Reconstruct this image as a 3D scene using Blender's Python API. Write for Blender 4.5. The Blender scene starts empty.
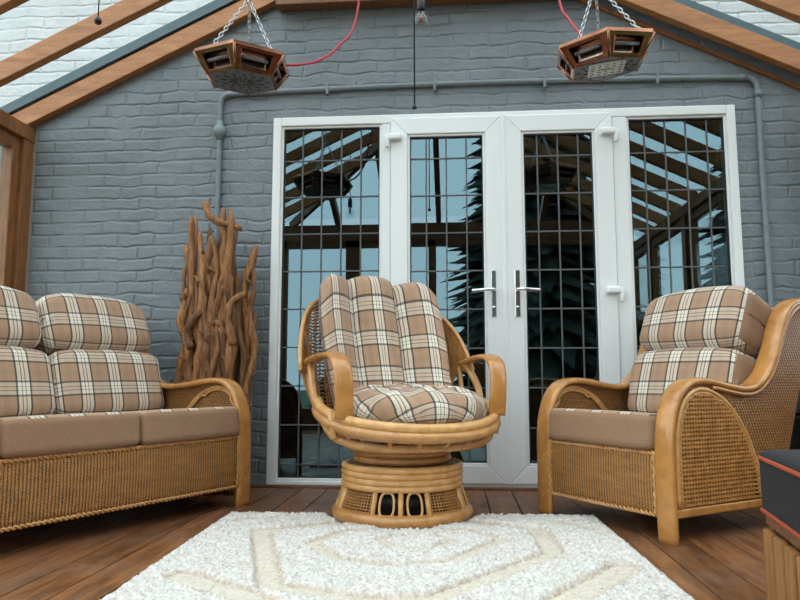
import bpy, bmesh, math, random
import numpy as np
from mathutils import Vector, Matrix, noise
random.seed(7)
R = math.radians
PI = math.pi
scn = bpy.context.scene
col = scn.collection

# ------------------------------------------------------------------ materials
def new_mat(name):
    m = bpy.data.materials.new(name); m.use_nodes = True
    nt = m.node_tree
    for n in list(nt.nodes): nt.nodes.remove(n)
    out = nt.nodes.new('ShaderNodeOutputMaterial')
    b = nt.nodes.new('ShaderNodeBsdfPrincipled')
    nt.links.new(b.outputs[0], out.inputs[0])
    return m, nt, b, out
def node(nt, typ, **kw):
    n = nt.nodes.new(typ)
    for k, v in kw.items():
        if k in n.inputs.keys(): n.inputs[k].default_value = v
        else: setattr(n, k, v)
    return n
def math_n(nt, op, a, b=None, c=None):
    n = nt.nodes.new('ShaderNodeMath'); n.operation = op
    for i, v in enumerate((a, b, c)):
        if v is None: continue
        if isinstance(v, (int, float)): n.inputs[i].default_value = v
        else: nt.links.new(v, n.inputs[i])
    return n.outputs[0]
def ramp(nt, fac, stops, interp='LINEAR'):
    n = nt.nodes.new('ShaderNodeValToRGB'); n.color_ramp.interpolation = interp
    e = n.color_ramp.elements
    e[0].position, e[0].color = stops[0][0], (*stops[0][1], 1)
    e[1].position, e[1].color = stops[1][0], (*stops[1][1], 1)
    for p, c in stops[2:]:
        x = e.new(p); x.color = (*c, 1)
    nt.links.new(fac, n.inputs[0]); return n.outputs[0]
def mixc(nt, fac, a, b, mode='MIX'):
    n = nt.nodes.new('ShaderNodeMix'); n.data_type = 'RGBA'; n.blend_type = mode
    for sock, v in ((n.inputs[0], fac), (n.inputs[6], a), (n.inputs[7], b)):
        if isinstance(v, (int, float)): sock.default_value = v
        elif isinstance(v, tuple): sock.default_value = (*v, 1)
        else: nt.links.new(v, sock)
    return n.outputs[2]
def bump(nt, b, h, strength=.5, dist=.005):
    n = nt.nodes.new('ShaderNodeBump'); n.inputs['Strength'].default_value = strength
    n.inputs['Distance'].default_value = dist
    nt.links.new(h, n.inputs['Height']); nt.links.new(n.outputs[0], b.inputs['Normal'])
def objco(nt, scale=(1, 1, 1), uv=False):
    t = nt.nodes.new('ShaderNodeTexCoord'); mp = nt.nodes.new('ShaderNodeMapping')
    mp.inputs['Scale'].default_value = scale
    nt.links.new(t.outputs['UV' if uv else 'Object'], mp.inputs[0]); return mp.outputs[0]
def noise_n(nt, vec, scale, detail=4, rough=.6, dist=0):
    n = node(nt, 'ShaderNodeTexNoise'); n.inputs['Scale'].default_value = scale
    n.inputs['Detail'].default_value = detail; n.inputs['Roughness'].default_value = rough
    n.inputs['Distortion'].default_value = dist
    nt.links.new(vec, n.inputs['Vector']); return n.outputs[0]

def simple(name, c, rough=.5, metal=0, nscale=0, namt=.25, bmp=0, scale=(1, 1, 1), coat=0):
    m, nt, b, o = new_mat(name)
    b.inputs['Base Color'].default_value = (*c, 1); b.inputs['Roughness'].default_value = rough
    b.inputs['Metallic'].default_value = metal; b.inputs['Coat Weight'].default_value = coat
    if nscale:
        f = noise_n(nt, objco(nt, scale), nscale)
        cc = ramp(nt, f, [(.3, tuple(x*(1-namt) for x in c)), (.7, tuple(min(1, x*(1+namt)) for x in c))])
        nt.links.new(cc, b.inputs['Base Color'])
        if bmp: bump(nt, b, f, bmp, .004)
    return m

def wood(name, dark, light, rough=.45, scale=(6, 6, 1), island=0.0, bmp=.15, ns=5):
    m, nt, b, o = new_mat(name)
    if 'rattan' in name: b.inputs['Coat Weight'].default_value = .5; b.inputs['Coat Roughness'].default_value = .18
    v = objco(nt, scale)
    if island == 'obj':
        oi = nt.nodes.new('ShaderNodeObjectInfo')
    elif island:
        g = nt.nodes.new('ShaderNodeNewGeometry')
        ad = nt.nodes.new('ShaderNodeVectorMath'); ad.operation = 'ADD'
        cx = nt.nodes.new('ShaderNodeCombineXYZ')
        s = math_n(nt, 'MULTIPLY', g.outputs['Random Per Island'], 40.0)
        nt.links.new(s, cx.inputs[0]); nt.links.new(s, cx.inputs[1]); nt.links.new(s, cx.inputs[2])
        nt.links.new(v, ad.inputs[0]); nt.links.new(cx.outputs[0], ad.inputs[1]); v = ad.outputs[0]
    f = noise_n(nt, v, ns, 6, .62, .6)
    c = ramp(nt, f, [(.28, dark), (.72, light)])
    if island == 'obj':
        k = math_n(nt, 'MULTIPLY_ADD', oi.outputs['Random'], .9, .5)
        hs = nt.nodes.new('ShaderNodeHueSaturation'); nt.links.new(k, hs.inputs['Value']); nt.links.new(c, hs.inputs['Color']); c = hs.outputs[0]
    elif island:
        k = math_n(nt, 'MULTIPLY_ADD', g.outputs['Random Per Island'], island, 1-island/2)
        hs = nt.nodes.new('ShaderNodeHueSaturation'); nt.links.new(k, hs.inputs['Value']); nt.links.new(c, hs.inputs['Color']); c = hs.outputs[0]
    if name == 'deck_boards':
        oc = objco(nt); g1 = noise_n(nt, oc, 5, 5, .7); g2 = noise_n(nt, objco(nt, (60, 3, 1)), 3, 4, .7)
        c = mixc(nt, ramp(nt, g1, [(.45, (0, 0, 0)), (.75, (.55, .55, .55))]), c, (.20, .125, .08))
        c = mixc(nt, .5, c, ramp(nt, g2, [(.3, (.45, .45, .45)), (.65, (1, 1, 1))]), 'MULTIPLY')
        rr = ramp(nt, g1, [(.3, (.3, .3, .3)), (.7, (.6, .6, .6))]); nt.links.new(rr, b.inputs['Roughness'])
    nt.links.new(c, b.inputs['Base Color'])
    if name != 'deck_boards': b.inputs['Roughness'].default_value = rough
    bump(nt, b, f, bmp, .004)
    return m

def brick_paint(name, base, left_flat=False, var=.1):
    m, nt, b, o = new_mat(name)
    t = nt.nodes.new('ShaderNodeTexCoord')
    sep = nt.nodes.new('ShaderNodeSeparateXYZ'); nt.links.new(t.outputs['Object'], sep.inputs[0])
    cx = nt.nodes.new('ShaderNodeCombineXYZ'); nt.links.new(sep.outputs[0], cx.inputs[0]); nt.links.new(sep.outputs[2], cx.inputs[1])
    nz = node(nt, 'ShaderNodeTexNoise'); nz.inputs['Scale'].default_value = 5.5; nz.inputs['Detail'].default_value = 3
    nt.links.new(cx.outputs[0], nz.inputs['Vector'])
    sub = nt.nodes.new('ShaderNodeVectorMath'); sub.operation = 'SUBTRACT'; nt.links.new(nz.outputs['Color'], sub.inputs[0]); sub.inputs[1].default_value = (.5, .5, .5)
    # to the left of the straight joint the courses are flatter and squarer
    isl = math_n(nt, 'LESS_THAN', sep.outputs[0], -2.10) if left_flat else None
    sc = nt.nodes.new('ShaderNodeVectorMath'); sc.operation = 'SCALE'; nt.links.new(sub.outputs[0], sc.inputs[0])
    if left_flat: nt.links.new(math_n(nt, 'MULTIPLY_ADD', isl, -.048, .064), sc.inputs[3])
    else: sc.inputs[3].default_value = .045
    ad = nt.nodes.new('ShaderNodeVectorMath'); ad.operation = 'ADD'; nt.links.new(cx.outputs[0], ad.inputs[0]); nt.links.new(sc.outputs[0], ad.inputs[1])
    def br(mort, smooth):
        k = nt.nodes.new('ShaderNodeTexBrick'); k.offset = .5
        for nm, v in (('Scale', 1), ('Mortar Size', mort), ('Mortar Smooth', smooth), ('Brick Width', .225), ('Row Height', .0745), ('Bias', 0)): k.inputs[nm].default_value = v
        k.inputs['Color1'].default_value = (1, 1, 1, 1); k.inputs['Color2'].default_value = (.75, .75, .75, 1); k.inputs['Mortar'].default_value = (0, 0, 0, 1)
        nt.links.new(ad.outputs[0], k.inputs['Vector']); return k.outputs
    bo = br(.013, 1.0)
    fade = ramp(nt, noise_n(nt, cx.outputs[0], 4.5, 3, .6), [(.38, (.16, .16, .16)), (.64, (1, 1, 1))])
    mort = math_n(nt, 'MULTIPLY', bo[1], fade)
    rough_n = noise_n(nt, cx.outputs[0], 26, 5, .65)
    big = noise_n(nt, cx.outputs[0], 9, 3, .6)
    h = math_n(nt, 'MULTIPLY_ADD', rough_n, .6, math_n(nt, 'SUBTRACT', 1.0, mort))
    h = math_n(nt, 'MULTIPLY_ADD', big, 1.1, h)
    if left_flat:
        edge = math_n(nt, 'ABSOLUTE', math_n(nt, 'ADD', sep.outputs[0], 2.10))
        groove = math_n(nt, 'LESS_THAN', edge, .006)
        h = math_n(nt, 'MULTIPLY_ADD', groove, -.6, h)
    bump(nt, b, h, .75, .011)
    f = noise_n(nt, cx.outputs[0], 3.2, 5, .6)
    c = ramp(nt, f, [(.3, tuple(x*(1-var) for x in base)), (.7, tuple(min(1, x*(1+var)) for x in base))])
    c = mixc(nt, math_n(nt, 'MULTIPLY', mort, .2), c, tuple(x*.55 for x in base))
    nt.links.new(c, b.inputs['Base Color']); b.inputs['Roughness'].default_value = .5
    return m

def weave(name, dark, light, pu=.014, pv=.0065, bs=.8, diag=False, rough=.45):
    m, nt, b, o = new_mat(name)
    t = nt.nodes.new('ShaderNodeTexCoord'); sep = nt.nodes.new('ShaderNodeSeparateXYZ'); nt.links.new(t.outputs['UV'], sep.inputs[0])
    u, v = sep.outputs[0], sep.outputs[1]
    if diag: u = math_n(nt, 'MULTIPLY_ADD', v, .45, u)
    nf = noise_n(nt, t.outputs['UV'], 18, 3)
    u = math_n(nt, 'MULTIPLY_ADD', nf, .006, u); v = math_n(nt, 'MULTIPLY_ADD', nf, .004, v)
    a = math_n(nt, 'SINE', math_n(nt, 'MULTIPLY', u, PI/pu)); c = math_n(nt, 'SINE', math_n(nt, 'MULTIPLY', v, PI/pv))
    aa = math_n(nt, 'POWER', math_n(nt, 'ABSOLUTE', a), .55); cc = math_n(nt, 'POWER', math_n(nt, 'ABSOLUTE', c), .6)
    chk = math_n(nt, 'MULTIPLY_ADD', math_n(nt, 'SIGN', math_n(nt, 'MULTIPLY', a, c)), .08, .90)
    h = math_n(nt, 'MULTIPLY', math_n(nt, 'MULTIPLY', aa, math_n(nt, 'MULTIPLY_ADD', cc, .55, .45)), chk)
    wide = noise_n(nt, objco(nt, (1, 4.5, 1), True), 9, 5, .75)
    k = math_n(nt, 'MULTIPLY_ADD', wide, .85, math_n(nt, 'ADD', h, -.45))
    colr = ramp(nt, k, [(.12, dark), (.85, light)])
    nt.links.new(colr, b.inputs['Base Color']); b.inputs['Roughness'].default_value = rough
    bump(nt, b, h, bs, .004)
    return m

def sett(nt, x, P=.157, off=0):
    f = math_n(nt, 'FRACT', math_n(nt, 'MULTIPLY_ADD', x, 1/P, off))
    D = (.032, .032, .037); C_ = (.80, .735, .61); T = (.43, .26, .155); T2 = (.39, .23, .135); Rd = (.10, .045, .04); B = (.19, .20, .24)
    return ramp(nt, f, [(0, D), (.052, C_), (.16, Rd), (.185, C_), (.265, Rd), (.29, C_), (.40, D), (.452, T), (.63, B), (.642, T2), (.76, B), (.772, T), ], 'CONSTANT')
def plaid(name, offu=.1, offv=.2, P=.157):
    m, nt, b, o = new_mat(name)
    t = nt.nodes.new('ShaderNodeTexCoord'); sep = nt.nodes.new('ShaderNodeSeparateXYZ'); nt.links.new(t.outputs['UV'], sep.inputs[0])
    cu, cv = sett(nt, sep.outputs[0], P, offu), sett(nt, sep.outputs[1], P, offv)
    c = mixc(nt, .38, cu, cv)
    ln = lambda x, o_: math_n(nt, 'ADD', lt(x, o_, 0, .052), lt(x, o_, .40, .452))
    def lt(x, o_, a_, b_):
        f_ = math_n(nt, 'FRACT', math_n(nt, 'MULTIPLY_ADD', x, 1/P, o_))
        return math_n(nt, 'MULTIPLY', math_n(nt, 'GREATER_THAN', f_, a_), math_n(nt, 'LESS_THAN', f_, b_))
    anyl = math_n(nt, 'MULTIPLY', math_n(nt, 'MAXIMUM', ln(sep.outputs[0], offu), ln(sep.outputs[1], offv)), .62)
    c = mixc(nt, anyl, c, (.035, .034, .038))
    w = noise_n(nt, t.outputs['UV'], 420, 2, .7)
    c = mixc(nt, .45, c, ramp(nt, w, [(.3, (.62, .62, .62)), (.7, (1, 1, 1))]), 'MULTIPLY')
    nt.links.new(c, b.inputs['Base Color']); b.inputs['Roughness'].default_value = .92
    b.inputs['Sheen Weight'].default_value = .15
    bump(nt, b, w, .25, .0015)
    return m

def glass(name, ior, tint, refl=(1, 1, 1)):
    m, nt, b, o = new_mat(name); nt.nodes.remove(b)
    tr = nt.nodes.new('ShaderNodeBsdfTransparent'); tr.inputs[0].default_value = (*tint, 1)
    gl = nt.nodes.new('ShaderNodeBsdfGlossy'); gl.inputs['Roughness'].default_value = .0; gl.inputs[0].default_value = (*refl, 1)
    fr = nt.nodes.new('ShaderNodeFresnel'); fr.inputs[0].default_value = ior
    mx = nt.nodes.new('ShaderNodeMixShader'); ge = nt.nodes.new('ShaderNodeNewGeometry')
    nt.links.new(math_n(nt, 'MULTIPLY', fr.outputs[0], math_n(nt, 'SUBTRACT', 1.0, ge.outputs['Backfacing'])), mx.inputs[0])   # reflect at the first face only
    nt.links.new(tr.outputs[0], mx.inputs[1]); nt.links.new(gl.outputs[0], mx.inputs[2]); nt.links.new(mx.outputs[0], o.inputs[0])
    return m

M = dict(
    brick=brick_paint('painted_brick', (.178, .206, .226), True),
    brick_up=brick_paint('pale_brick', (.43, .445, .44), False, .1),  # paler base colour than the house wall below
    timber=wood('stained_timber', (.15, .055, .016), (.31, .13, .04), .5, (9, 9, 1.1)),
    rafter=wood('stained_rafter', (.25, .092, .027), (.45, .195, .062), .5, (1.2, 9, 7)),
    timber_dark=wood('dark_timber', (.12, .045, .018), (.24, .10, .04), .5, (8, 8, 8)),
    floor=wood('deck_boards', (.085, .029, .010), (.33, .135, .050), .42, (7, .8, 7), .5, .35, 4),
    upvc=simple('white_upvc', (.78, .80, .80), .28),
    gasket=simple('black_gasket', (.02, .02, .022), .6),
    lead=simple('lead_strip', (.11, .112, .118), .6, .2),
    pane=glass('door_glass', 2.25, (.55, .55, .53), (.58, .88, 1.0)),
    roofglass=glass('roof_glass', 1.35, (.93, .97, .98)),
    winglass=glass('window_glass', 1.45, (.92, .96, .96)),
    bulbglass=glass('bulb_glass', 1.5, (.95, .95, .95)),
    chrome=simple('chrome', (.75, .75, .76), .12, 1),
    steel=simple('galvanised_chain', (.46, .47, .48), .3, 1),
    copper=simple('copper', (.30, .14, .085), .22, 1, 8, .4),
    darkmetal=simple('dark_grille_metal', (.17, .17, .18), .4, .5),
    black=simple('black_plastic', (.012, .012, .013), .4),
    red=simple('red_flex', (.42, .03, .045), .5),
    conduit=simple('painted_conduit', (.18, .215, .23), .45, 0, 20, .1),
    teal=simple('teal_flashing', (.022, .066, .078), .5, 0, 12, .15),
    rattan=wood('rattan_pole', (.36, .155, .042), (.60, .31, .10), .33, (5, 5, 5), 0, .06, 4),
    rattan_light=wood('rattan_light', (.52, .25, .078), (.74, .43, .16), .33, (5, 5, 5), 0, .06, 4),
    rattan_band=wood('bent_rattan_band', (.36, .148, .036), (.57, .27, .072), .26, (3, 3, 3), 0, .05, 4),
    wicker=weave('wicker', (.045, .016, .004), (.48, .225, .062)),
    wicker_side=weave('wicker_diagonal', (.05, .019, .006), (.42, .195, .058), .017, .012, .9, True),
    wicker_dark=weave('wicker_backing', (.03, .013, .005), (.12, .055, .02), .012, .012),
    cane=simple('cane_strand', (.44, .205, .06), .4, 0, 30, .3),
    taupe=simple('taupe_fabric', (.29, .170, .100), .95, 0, 260, .22, .2),
    plaid=plaid('plaid_fabric'),
    plaid_b=plaid('plaid_fabric_round', .25, .1, .172),
    navy=simple('charcoal_fabric', (.013, .0135, .015), .9, 0, 200, .3, .2),
    piping=simple('orange_piping', (.36, .060, .022), .6),
    pallet=wood('pale_pine', (.26, .11, .028), (.46, .225, .07), .55, (10, 10, 1.2), .35, .2),
    drift=wood('driftwood', (.065, .024, .008), (.36, .165, .06), .75, (30, 30, 3.4), 'obj', .8, 3),
    foliage=simple('conifer_needles', (.018, .035, .022), .8, 0, 3, .4),
    hedge=simple('hedge_leaves', (.03, .055, .025), .8, 0, 3, .4),
    bark=simple('bark', (.07, .045, .03), .9, 0, 6, .3),
    grass=simple('lawn', (.06, .10, .04), .95, 0, 3, .3),
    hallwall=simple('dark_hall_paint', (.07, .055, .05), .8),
    reflector=simple('tarnished_reflector', (.34, .25, .20), .18, 1, 30, .4),
    sealant=simple('sealant', (.30, .25, .20), .7),
    tealmetal=simple('teal_grey_metal', (.20, .27, .28), .35, .3),
)

# rug: pile is white, carved stripes cream
def rug_mat():
    m, nt, b, o = new_mat('shaggy_wool')
    at = nt.nodes.new('ShaderNodeAttribute'); at.attribute_name = 'stripe'
    v = objco(nt)
    n = noise_n(nt, v, 95, 3, .7)
    n2 = noise_n(nt, v, 14, 3, .6)
    white = ramp(nt, n, [(.32, (.46, .39, .33)), (.55, (.72, .69, .655))])
    cream = ramp(nt, n, [(.3, (.58, .50, .40)), (.7, (.69, .63, .54))])
    c = mixc(nt, at.outputs['Fac'], white, cream)
    c = mixc(nt, .25, c, ramp(nt, n2, [(.3, (.75, .73, .70)), (.7, (1, 1, 1))]), 'MULTIPLY')
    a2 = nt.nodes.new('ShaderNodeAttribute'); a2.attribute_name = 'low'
    c = mixc(nt, math_n(nt, 'MULTIPLY', a2.outputs['Fac'], .75), c, (.40, .25, .13))  # groove brown: yarn base colour plus shade painted into the carving
    nt.links.new(c, b.inputs['Base Color']); b.inputs['Roughness'].default_value = .95
    return m
M['rug'] = rug_mat()

# ------------------------------------------------------------------ mesh builder
def vec(p): return Vector(p)
def smooth_path(pts, n=6, closed=False):
    P = [Vector(p) for p in pts]; out = []
    L = len(P)
    rng = range(L if closed else L-1)
    for i in rng:
        if closed: a, b, c, d = P[(i-1) % L], P[i], P[(i+1) % L], P[(i+2) % L]
        else:
            b, c = P[i], P[i+1]
            a = P[i-1] if i > 0 else b*2-c
            d = P[i+2] if i+2 < L else c*2-b
        for k in range(n):
            t = k/n
            out.append(.5*((2*b)+(c-a)*t+(2*a-5*b+4*c-d)*t*t+(3*b-a-3*c+d)*t**3))
    if not closed: out.append(P[-1].copy())
    return out
class MB:
    def __init__(s): s.v = []; s.f = []; s.uv = []; s.mi = []
    def add(s, vs, fs, uvs=None, mi=0):
        o = len(s.v); s.v += [tuple(v) for v in vs]
        for f in fs:
            s.f.append(tuple(i+o for i in f)); s.mi.append(mi)
            s.uv.append([uvs[i] for i in f] if uvs else [(0, 0)]*len(f))
    def box(s, c, size, rz=0, mat=None, mi=0):
        x, y, z = (q/2 for q in size)
        vs = [Vector((a*x, b*y, d*z)) for a in (-1, 1) for b in (-1, 1) for d in (-1, 1)]
        mt = mat if mat is not None else Matrix.Rotation(rz, 3, 'Z')
        vs = [mt @ v+Vector(c) for v in vs]
        fs = [(0, 1, 3, 2), (4, 6, 7, 5), (0, 4, 5, 1), (2, 3, 7, 6), (0, 2, 6, 4), (1, 5, 7, 3)]
        s.add(vs, fs, mi=mi)
    def box2(s, a, b): s.box([(p+q)/2 for p, q in zip(a, b)], [abs(q-p) for p, q in zip(a, b)])
    def beam(s, a, b, w, h, upv=(0, 0, 1)):     # rectangular bar from a to b
        a, b = Vector(a), Vector(b); t = (b-a).normalized(); sd = t.cross(Vector(upv)).normalized(); u = sd.cross(t)
        vs = [p+sd*(i*w/2)+u*(j*h/2) for p in (a, b) for i, j in ((-1, -1), (1, -1), (1, 1), (-1, 1))]
        s.add(vs, [(0, 3, 2, 1), (4, 5, 6, 7), (0, 1, 5, 4), (1, 2, 6, 5), (2, 3, 7, 6), (3, 0, 4, 7)])
    def tube(s, path, r, n=8, closed=False, rad=None, caps=True, ref=None):
        P = [Vector(p) for p in path]; L = len(P)
        t0 = (P[1]-P[0]).normalized()
        u = Vector(ref) if ref else (Vector((0, 0, 1)) if abs(t0.z) < .9 else Vector((1, 0, 0)))
        vs, uvs = [], []; acc = 0
        for i, p in enumerate(P):
            if closed: t = (P[(i+1) % L]-P[i-1]).normalized()
            else: t = (P[min(i+1, L-1)]-P[max(i-1, 0)]).normalized()
            u = (u-t*u.dot(t)); u = u.normalized() if u.length > 1e-6 else t.orthogonal().normalized()
            w = t.cross(u); rr = (rad[i] if rad else r)
            if i: acc += (P[i]-P[i-1]).length
            for k in range(n):
                a = 2*PI*k/n
                vs.append(p+(u*math.cos(a)+w*math.sin(a))*rr); uvs.append((k/n*2*PI*rr, acc))
        fs = []
        for i in range(L if closed else L-1):
            j = (i+1) % L
            for k in range(n):
                q = (k+1) % n; fs.append((i*n+k, i*n+q, j*n+q, j*n+k))
        if caps and not closed: fs += [tuple(range(n-1, -1, -1)), tuple((L-1)*n+k for k in range(n))]
        s.add(vs, fs, uvs)
    def ring(s, c, rx, ry, r, n=48, m=8, zf=None):
        pts = []
        for i in range(n):
            a = 2*PI*i/n
            pts.append((c[0]+rx*math.cos(a), c[1]+ry*math.sin(a), c[2]+(zf(a) if zf else 0)))
        s.tube(pts, r, m, True)
    def band(s, path, wdir, w, th, n=14, e=3.2):   # flat bent strip: width along wdir (or a list of them)
        P = [Vector(p) for p in path]; L = len(P); vs, uvs = [], []; acc = 0
        for i, p in enumerate(P):
            t = (P[min(i+1, L-1)]-P[max(i-1, 0)]).normalized()
            wd = Vector(wdir[i] if isinstance(wdir, list) else wdir); wd = (wd-t*wd.dot(t)).normalized(); nn = t.cross(wd)
            ww = w[i] if isinstance(w, list) else w
            if i: acc += (P[i]-P[i-1]).length
            for k in range(n):
                a = 2*PI*k/n; c, d = math.cos(a), math.sin(a)
                x = math.copysign(abs(c)**(2/e), c)*ww/2; y = math.copysign(abs(d)**(2/e), d)*th/2
                vs.append(p+wd*x+nn*y); uvs.append((x, acc))
        fs = [(i*n+k, i*n+(k+1) % n, (i+1)*n+(k+1) % n, (i+1)*n+k) for i in range(L-1) for k in range(n)]
        fs += [tuple(range(n-1, -1, -1)), tuple((L-1)*n+k for k in range(n))]
        s.add(vs, fs, uvs)
    def grid(s, fn, nu, nv, uvf=None, closed_u=False, mi=0, th=0):
        vs, uvs = [], []
        for j in range(nv+1):
            for i in range(nu+1 if not closed_u else nu):
                p = fn(i/nu, j/nv); vs.append(Vector(p)); uvs.append(uvf(i/nu, j/nv) if uvf else (i/nu, j/nv))
        W = nu if closed_u else nu+1; fs = []
        for j in range(nv):
            for i in range(nu):
                q = (i+1) % W if closed_u else i+1
                fs.append((j*W+i, j*W+q, (j+1)*W+q, (j+1)*W+i))
        s.add(vs, fs, uvs, mi)
    def prism(s, poly, f3, th_vec, uvs=True):       # planar polygon (2D) mapped by f3, extruded by th_vec
        n = len(poly); th = Vector(th_vec)
        a = [Vector(f3(*p)) for p in poly]; vs = a+[p+th for p in a]; uv = [tuple(p) for p in poly]*2
        fs = [tuple(range(n)), tuple(range(2*n-1, n-1, -1))]+[(i, i+n, (i+1) % n+n, (i+1) % n) for i in range(n)]
        s.add(vs, fs, uv)
    def lathe(s, prof, c=(0, 0, 0), n=32):
        vs = []; 
        for r, z in prof:
            for k in range(n):
                a = 2*PI*k/n; vs.append((c[0]+r*math.cos(a), c[1]+r*math.sin(a), c[2]+z))
        L = len(prof)
        fs = [(j*n+k, j*n+(k+1) % n, (j+1)*n+(k+1) % n, (j+1)*n+k) for j in range(L-1) for k in range(n)]
        fs += [tuple(range(n-1, -1, -1)), tuple((L-1)*n+k for k in range(n))]
        s.add(vs, fs)
    def build(s, name, mats, parent=None, smooth=False, bevel=0, seg=2, sub=0, weld=False, solid=0):
        me = bpy.data.meshes.new(name); me.from_pydata(s.v, [], s.f)
        ul = me.uv_layers.new(name='UVMap'); d = [c for f in s.uv for p in f for c in p]; ul.data.foreach_set('uv', d)
        mats = mats if isinstance(mats, (list, tuple)) else [mats]
        for m in mats: me.materials.append(m)
        me.polygons.foreach_set('material_index', s.mi)
        bm = bmesh.new(); bm.from_mesh(me)
        if weld: bmesh.ops.remove_doubles(bm, verts=bm.verts, dist=1e-5)
        bmesh.ops.recalc_face_normals(bm, faces=bm.faces); bm.to_mesh(me); bm.free()
        if smooth: me.polygons.foreach_set('use_smooth', [True]*len(me.polygons))
        o = bpy.data.objects.new(name, me); col.objects.link(o)
        if parent: o.parent = parent
        if solid:
            q = o.modifiers.new('s', 'SOLIDIFY'); q.thickness = solid; q.offset = 0
        if sub:
            q = o.modifiers.new('u', 'SUBSURF'); q.levels = sub; q.render_levels = sub
        if bevel:
            q = o.modifiers.new('b', 'BEVEL'); q.width = bevel; q.segments = seg; q.limit_method = 'ANGLE'; q.angle_limit = R(40)
            q.harden_normals = False
        return o
def tag(o, label=None, cat=None, group=None, kind=None):
    if label: o['label'] = label
    if cat: o['category'] = cat
    if group: o['group'] = group
    if kind: o['kind'] = kind
    return o
def empty(name, loc, rz=0, label=None, cat=None, group=None, kind=None):
    o = bpy.data.objects.new(name, None); col.objects.link(o); o.empty_display_size = .1
    o.location = loc; o.rotation_euler = (0, 0, rz); return tag(o, label, cat, group, kind)
def struct(o, label, cat): return tag(o, label, cat, None, 'structure')

# ------------------------------------------------------------------ the setting
XR, ZR, SL = -.16, 3.36, .48            # ridge line of rafter undersides and slope
XL, XRT, YB = -2.65, 2.122, -4.35        # left wall, right wall, back wall
def zroof(x): return ZR-SL*abs(x-XR)
ZH = 2.47                               # head of the end wall, where the hip starts
def zhip(y): return ZH+SL*(y-YB)
YH = YB+(ZR-ZH)/SL; XH = (ZR-ZH)/SL

# floor: one deck of boards running away from the camera
mb = MB(); bw = .146; x = -2.9
while x < 2.4:
    y = -.045; first = True
    ln = random.uniform(.8, 2.4)
    while y > YB-.2:
        y2 = max(y-ln, YB-.2); mb.box2((x, y2+.0015, -.03), (x+bw-.005, y-.0015, 0)); y = y2; ln = random.uniform(1.4, 2.6)
    x += bw
struct(mb.build('floor', M['floor'], bevel=.003), 'dark brown timber deck boards covering the conservatory floor', 'floor')
mb = MB(); mb.box2((-3, YB-.25, -.08), (2.5, .3, -.032)); struct(mb.build('trim_1', M['black']), 'black slab standing in for the shade under the deck boards', 'floor')  # the shade below the boards is put into this slab's black colour
mb = MB(); mb.box2((-2.6, -.042, -.03), (2.1, .0, .013)); struct(mb.build('trim_2', M['floor'], bevel=.004), 'brown timber threshold board along the foot of the grey wall', 'trim')

# house wall with the door opening; the part above the roof line is paler and outdoors
FX0, FX1, FZ1 = -1.077, 1.627, 2.187
def wallpoly(mb, poly): mb.prism(poly, lambda a, b: (a, 0, b), (0, .3, 0))
mb = MB()
g = .16
wallpoly(mb, [(-3.0, -.1), (FX0, -.1), (FX0, zroof(FX0)+g), (-3.0, zroof(-3.0)+g)])
wallpoly(mb, [(FX1, -.1), (2.5, -.1), (2.5, zroof(2.5)+g), (FX1, zroof(FX1)+g)])
wallpoly(mb, [(FX0, FZ1), (FX1, FZ1), (FX1, zroof(FX1)+g), (XR, ZR+g), (FX0, zroof(FX0)+g)])
struct(mb.build('wall_back', M['brick']), 'blue grey painted brick house wall around the white french doors', 'wall')
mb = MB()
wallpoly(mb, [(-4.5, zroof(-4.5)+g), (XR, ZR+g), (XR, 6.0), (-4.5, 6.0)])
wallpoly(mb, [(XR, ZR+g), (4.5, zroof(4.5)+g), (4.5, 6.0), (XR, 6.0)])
struct(mb.build('wall_upper', M['brick_up']), 'paler brick of the house wall seen through the glass roof', 'wall')

# dark hall behind the doors
mb = MB()
mb.box2((-1.6, 3.2, -.1), (2.2, 3.3, 2.6)); mb.box2((-1.7, .3, -.1), (-1.6, 3.3, 2.6)); mb.box2((2.2, .3, -.1), (2.3, 3.3, 2.6))
mb.box2((-1.7, .3, 2.6), (2.3, 3.3, 2.7)); mb.box2((-1.7, .3, -.1), (2.3, 3.3, 0))
struct(mb.build('wall_hall', M['hallwall']), 'dark room behind the leaded glass doors', 'wall')

# white frame, two side windows, two door leaves
def frame_rect(mb, x0, x1, z0, z1, w, y0, y1, wb=None):
    wb = wb or w
    mb.box2((x0, y0, z0), (x0+w, y1, z1)); mb.box2((x1-w, y0, z0), (x1, y1, z1))
    mb.box2((x0+w, y0, z1-w), (x1-w, y1, z1)); mb.box2((x0+w, y0, z0), (x1-w, y1, z0+wb))
def glazing(parent, x0, x1, z0, z1, y, ncol, first_row, rowh=.2245):
    m = MB(); m.box2((x0-.01, y+.012, z0-.01), (x1+.01, y+.016, z1+.01)); m.build('glass_pane', M['pane'], parent)
    m = MB(); frame_rect(m, x0-.004, x1+.004, z0-.004, z1+.004, .008, y-.002, y+.012); m.build('glazing_gasket', M['gasket'], parent)
    m = MB(); W = x1-x0; cw = .118; s0 = x0+(W-cw*(ncol-2))/2
    for k in range(ncol-1): m.box2((s0+cw*k-.0045, y+.006, z0), (s0+cw*k+.0045, y+.0125, z1))
    z = z1-first_row
    while z > z0+.02: m.box2((x0, y+.006, z-.0045), (x1, y+.0125, z+.0045)); z -= rowh
    m.build('lead_grid', M['lead'], parent, bevel=.002, seg=1)
MUL = (-.377, .297, .968)
fr = MB()
fr.box2((FX0, -.03, .013), (FX0+.050, .07, FZ1)); fr.box2((FX1-.050, -.03, .013), (FX1, .07, FZ1))
fr.box2((FX0+.05, -.03, FZ1-.055), (FX1-.05, .07, FZ1)); fr.box2((FX0+.05, -.03, .013), (FX1-.05, .07, .038))
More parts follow.
